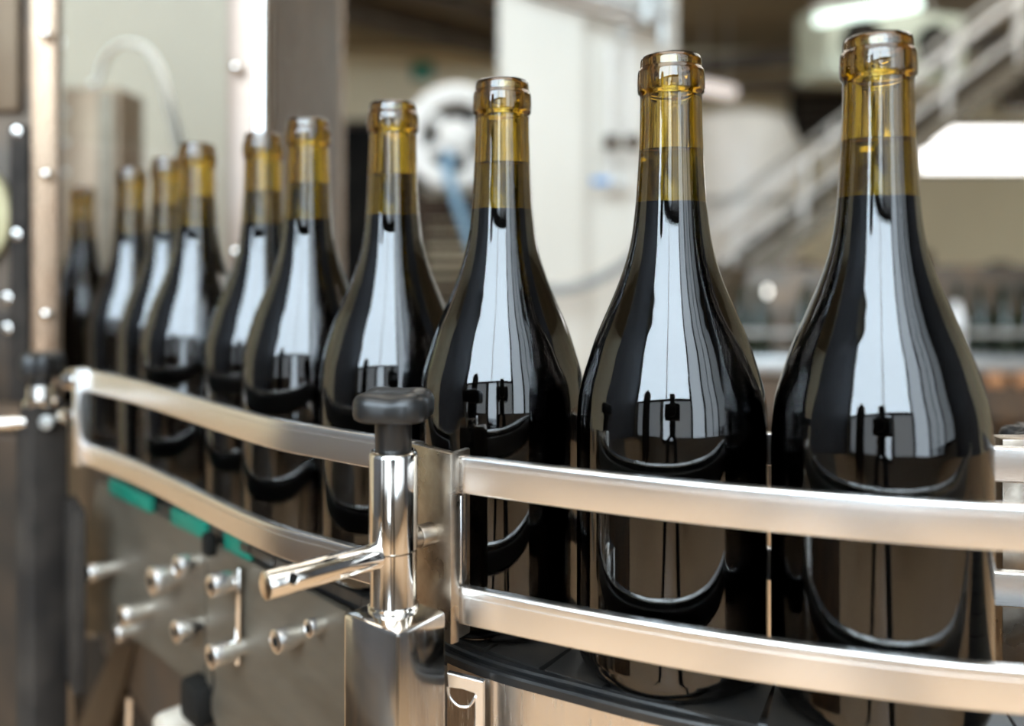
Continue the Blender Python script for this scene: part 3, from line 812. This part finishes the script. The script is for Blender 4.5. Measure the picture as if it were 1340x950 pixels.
# staircase rising to the right
sr = thing('staircase', (1.2, 5.5, 0), 'pale metal staircase with handrails rising to the right behind the bottles', 'staircase')
T0, T1 = P(905, 395, 5.5), P(1420, 5, 5.5)
for dy in (-.38, .38):
    MB().bar(T0 + Vector((0, dy, 0)), T1 + Vector((0, dy, 0)), .03, .10).build('stringer', M['dull'], sr)
    for up, r in (((.44, .022), (.22, .013)) if dy < 0 else ((.44, .018),)):
        MB().cyl(T0 + Vector((.05, dy, up)), T1 + Vector((.05, dy, up)), r, 14).build('handrail', M['galv'] if dy > 0 else M['paintwhite'], sr)
    for k in range(6):
        b = T0.lerp(T1, .06 + k * .17) + Vector((0, dy, 0))
        MB().cyl(b, b + Vector((.04, 0, .45)), .016, 12).build('baluster', M['paintwhite'], sr)
NT = 11
for k in range(NT):
    c = T0.lerp(T1, (k + .5) / NT)
    MB().box(c, (.22, .72, .03)).build('tread', M['beam'], sr)
for x_, z_ in ((T0.x, T0.z), (T0.lerp(T1, .99).x, T0.lerp(T1, .99).z)):
    for dy in (-.38, .38): MB().box((x_, 5.5 + dy, z_ / 2), (.06, .06, z_)).build('leg', M['galv'], sr)
# air cooler hanging from the ceiling
ac = thing('air_cooler', P(1160, 110, 6.7), 'pale green ceiling air cooler with two black fans behind the largest bottle', 'air cooler')
cc = P(1152, 66, 6.7)
rot = Matrix.Rotation(.28, 4, 'Z')
MB().box(cc, (1.22, .4, .52), rz=.28, bev=.02).build('casing', M['paleg'], ac)
for sx in (-.32, .32):
    c = cc + rot @ Vector((sx, -.2, .0))
    nn = rot @ Vector((0, -1, 0))
    q = Matrix.Translation(c) @ nn.to_track_quat('Z', 'Y').to_matrix().to_4x4()
    fo = MB().lathe([(.13, 0), (.17, 0), (.17, .03), (.13, .03)], 36, q, closed=True).build('fan_ring', M['black'], ac)
    MB().lathe([(0, .001), (.129, .001), (.129, .005), (0, .005)], 36, q).build('fan_back', M['black'], fo)
    fb = MB()
    for k in range(5):
        a = k * 2 * PI / 5
        fb.bar(q @ Vector((.02 * math.cos(a), .02 * math.sin(a), .014)), q @ Vector((.10 * math.cos(a), .10 * math.sin(a), .014)), .05, .004)
    fb.build('fan_blade', M['beam'], fo)
for sx in (-.45, .45):
    c = cc + rot @ Vector((sx, 0, .22)); MB().cyl(c, (c.x, c.y, ZC - .001), .012, 12).build('hanger', M['galv'], ac)
# fluorescent lamp
fa, fb_ = P(1066, 27, 5.8), P(1205, 0, 5.4)
fb_.z = fa.z
fl = thing('fluorescent_lamp', ((fa.x + fb_.x) / 2, (fa.y + fb_.y) / 2, fa.z), 'lit fluorescent tube hanging above the air cooler', 'lamp')
MB().cyl(fa, fb_, .036, 20, .015).build('tube', M['tube'], fl)
up = Vector((0, 0, .075))
MB().bar(fa + up, fb_ + up, .09, .04, .005).build('housing', M['paintwhite'], fl)
for t in (.1, .9):
    c = fa.lerp(fb_, t) + up; MB().cyl(c, (c.x, c.y, ZC - .001), .008, 10).build('hanger', M['galv'], fl)
# second, far fluorescent reflector (pale strip beside the second bottle)
fa, fb_ = P(915, 112, 8.2), P(960, 122, 8.4)
f2 = thing('fluorescent_lamp', (fa + fb_) / 2, 'pale strip lamp beside the neck of the second bottle from the right', 'lamp')
MB().bar(fa, fb_, .12, .11, .02).build('housing', M['strip'], f2)
for t in (.15, .85):
    c = fa.lerp(fb_, t); MB().cyl(c, (c.x, c.y, ZC - .001), .008, 10).build('hanger', M['galv'], f2)
# far conveyor with dark bottles
fc = thing('conveyor_table', (2.0, 3.75, 0), 'blurred grey conveyor table carrying dark bottles in the right background', 'conveyor')
FZ = CZ + (HY - 466) / F * 3.6
MB().bar((.85, 3.75, FZ - .03), (3.3, 3.75, FZ - .03), .42, .06, .005).build('bed', M['table'], fc)
MB().bar((.85, 3.57, FZ - .17), (3.3, 3.57, FZ - .17), .03, .16).build('side_skirt', M['darksteel'], fc)
for x in (.95, 1.7, 2.45, 3.2):
    for y in (3.58, 3.92): MB().box((x, y, (FZ - .06) / 2), (.05, .05, FZ - .06)).build('leg', M['dull'], fc)
for px in (1302, 1340):
    MB().box(P(px, 497, 3.53), (.075, .03, .05), bev=.012).build('reflector', M['orange'], fc)
MB().bar((.85, 3.555, FZ + .10), (3.3, 3.555, FZ + .10), .01, .02).build('guide_bar', M['galv'], fc)
FO = [(0, 0), (.034, 0), (.040, .004), (.041, .02), (.041, .115), (.036, .14), (.025, .168), (.017, .195), (.0145, .22), (.014, .265), (.0155, .268), (.0155, .28), (.013, .287), (0, .287)]
fbp = None
for row, y in enumerate((3.66, 3.76, 3.86)):
    for k in range(25):
        x = .93 + k * .094 + row * .045 + random.uniform(-.006, .006)
        if random.random() < .1 or not (.85 < x < 3.25) or abs(x - 1.825) < .085 or abs(x - 1.134) < .06: continue
        if fbp is None:
            fbp = MB().lathe(FO, 20).build('green_bottle', M['fargl'])
            o = fbp
        else:
            o = fbp.copy(); C.objects.link(o)
        o.location = (x, y, FZ + .0005)
        tag(o, 'blurred dark green bottle standing on the far conveyor table', 'bottle', 'dark bottles on the far conveyor')
# dark machine parts behind the far bottles
mm = thing('bottling_machine', (2.2, 4.6, 0), 'dark green low bottling machine beyond the far conveyor', 'machine')
MB().box((2.45, 4.55, .55), (2.6, .5, 1.10), bev=.02).build('body', M['darksteel'], mm)
MB().box((3.05, 4.5, 1.14), (.34, .3, .10), bev=.02).build('head', M['black'], mm)
for x in (1.5, 1.8, 2.1, 2.5): MB().cyl((x, 4.5, 1.1), (x, 4.5, 1.1 + .05 + .03 * math.sin(x * 7)), .05, 18, .01).build('turret', M['crate'], mm)
MB().box((2.9, 4.55, 1.21), (.12, .12, .26), bev=.01).build('column', M['beam'], mm)
lp = thing('signal_lamp', P(1000, 400, 3.9), 'small round lit white lamp between the two right bottles', 'lamp')
c = P(1000, 381, 3.93)
MB().sphere(c, .024, 20).build('bulb', M['bulb'], lp)
MB().cyl((c.x, c.y, FZ + .0006), (c.x, c.y, c.z - .02), .008, 12).build('stem', M['galv'], lp)
wc = thing('white_canister', P(1254, 440, 3.62), 'small white canister among the dark bottles on the far conveyor', 'canister')
c = P(1254, 400, 3.60)
MB().lathe([(0, FZ + .0005), (.030, FZ + .0005), (.032, FZ + .01), (.032, FZ + .16), (.02, FZ + .19), (0, FZ + .19)], 24, Matrix.Translation((c.x, 3.62, 0))).build('body', M['cap'], wc)
MB().lathe([(0, FZ + .19), (.018, FZ + .19), (.018, FZ + .22), (0, FZ + .22)], 20, Matrix.Translation((c.x, 3.62, 0))).build('lid', M['cap'], wc)
# clamp seen past the right bottle
bk = thing('rail_clamp_post', (P(1352, 565, .47).x, .47, 0), 'black clamp knob at the right edge behind the far guide rail', 'clamp post')
kx = bk.location.x
MB().cyl((kx, .47, 0), (kx, .47, 1.02), .010, 28).build('post', M['charcoal'], bk)
MB().cyl((kx, .47, 1.02), (kx, .47, 1.036), .007, 20).build('knob_stem', M['knob'], bk)
star_knob(bk, (kx, .47, 1.034), .0165, .018)
wk = P(1314, 752, .46)
tag(MB().lathe([(0, 0), (.0155, 0), (.0165, .004), (.015, .013), (.010, .0185), (0, .020)], 32, Matrix.Translation((wk.x, .455, BZ + .03))).build('plastic_plug', M['cap']), 'white round plastic plug behind the lower far guide bar', 'plug')
MB().cyl((wk.x, .455, BZ - .12), (wk.x, .455, BZ + .03), .008, 20).build('plug_stem', M['charcoal'], bpy.data.objects['plastic_plug'])

# ================================================================== WHAT THE BOTTLES REFLECT BEHIND THE VIEWPOINT
tc_ = thing('tripod_camera', (0, -.075, 0), 'black camera on a tripod facing the bottles, seen reflected in them', 'camera')
MB().box((0, -.085, CZ - .012), (.146, .062, .10), bev=.012).build('body', M['knob'], tc_)
MB().lathe([(0, 0), (.036, 0), (.038, .006), (.034, .028), (.0, .028)], 40, Matrix.Translation((0, -.054, CZ - .012)) @ Vector((0, 1, 0)).to_track_quat('Z', 'Y').to_matrix().to_4x4()).build('lens_mount', M['knob'], tc_)
MB().cyl((0, -.085, CZ + .036), (0, -.085, CZ + .074), .034, 4, .004, .022).build('prism', M['knob'], tc_)
MB().box((0, -.088, CZ + .095), (.05, .045, .055), bev=.008).build('flash', M['knob'], tc_)
MB().cyl((0, -.085, CZ - .10), (0, -.085, CZ - .062), .028, 24, .004).build('head', M['knob'], tc_)
for a in (.9, 3.0, 5.1):
    MB().cyl((.02 * math.cos(a), -.085 + .02 * math.sin(a), CZ - .10), (.42 * math.cos(a), -.30 + .34 * math.sin(a), .0), .016, 16, .002, .012).build('leg', M['knob'], tc_)
for nm, x, y, r, h, lb in (('steel_vat', -2.5, -2.75, .30, 2.75, 'tall dark vat left of the viewpoint by the big window'),):  # added behind the viewpoint as a dark shape for bottle reflections
    v = thing(nm, (x, y, 0), lb, 'vat')
    MB().lathe([(0, .2), (r, .2), (r, h - r * .9), (r * .7, h - r * .4), (r * .3, h - .06), (r * .22, h), (0, h)], 32, Matrix.Translation((x, y, 0))).build('body', M['charcoal'], v)
    for a in (.5, 2.6, 4.7): MB().cyl((x + r * .8 * math.cos(a), y + r * .8 * math.sin(a), 0), (x + r * .8 * math.cos(a), y + r * .8 * math.sin(a), .22), .025, 12).build('leg', M['charcoal'], v)
cab = thing('control_cabinet', (-1.75, .05, 0), 'dark grey control cabinet left of the viewpoint, seen reflected in the steel', 'cabinet')  # added box that darkens what the steel reflects
MB().box((-1.75, .15, .33), (.7, 1.3, .58), bev=.01).build('body', M['darksteel'], cab)
MB().box((-1.395, .15, .33), (.012, 1.2, .52), bev=.004).build('door', M['darksteel'], cab)
MB().box((-1.75, .15, .02), (.64, 1.24, .04)).build('plinth', M['black'], cab)

# ================================================================== CAMERA, WORLD, RENDER
cam = bpy.data.cameras.new('camera')
co = bpy.data.objects.new('camera', cam)
C.objects.link(co)
co.location = (0, 0, CZ)
co.rotation_euler = (PI / 2, 0, 0)
cam.sensor_width = 36
cam.lens = 36 * F / 1340
cam.shift_y = -(475 - HY) / 1340
cam.clip_start = .02
cam.dof.use_dof = True
cam.dof.focus_distance = .415
cam.dof.aperture_fstop = cam.lens / 10.0
sc.camera = co
wd = bpy.data.worlds.new('world')
wd.use_nodes = True
wd.node_tree.nodes['Background'].inputs['Color'].default_value = (.9, .95, 1, 1)
wd.node_tree.nodes['Background'].inputs['Strength'].default_value = .3
sc.world = wd
sc.view_settings.view_transform = 'Standard'
sc.view_settings.look = 'None'
sc.view_settings.gamma = 1
sc.view_settings.use_curve_mapping = False
sc.view_settings.exposure = -0.15
cy = sc.cycles
cy.max_bounces = 20
cy.transmission_bounces = 16
cy.glossy_bounces = 8
cy.diffuse_bounces = 4
cy.caustics_reflective = False
cy.caustics_refractive = False
cy.sample_clamp_indirect = 8
cy.use_denoising = True
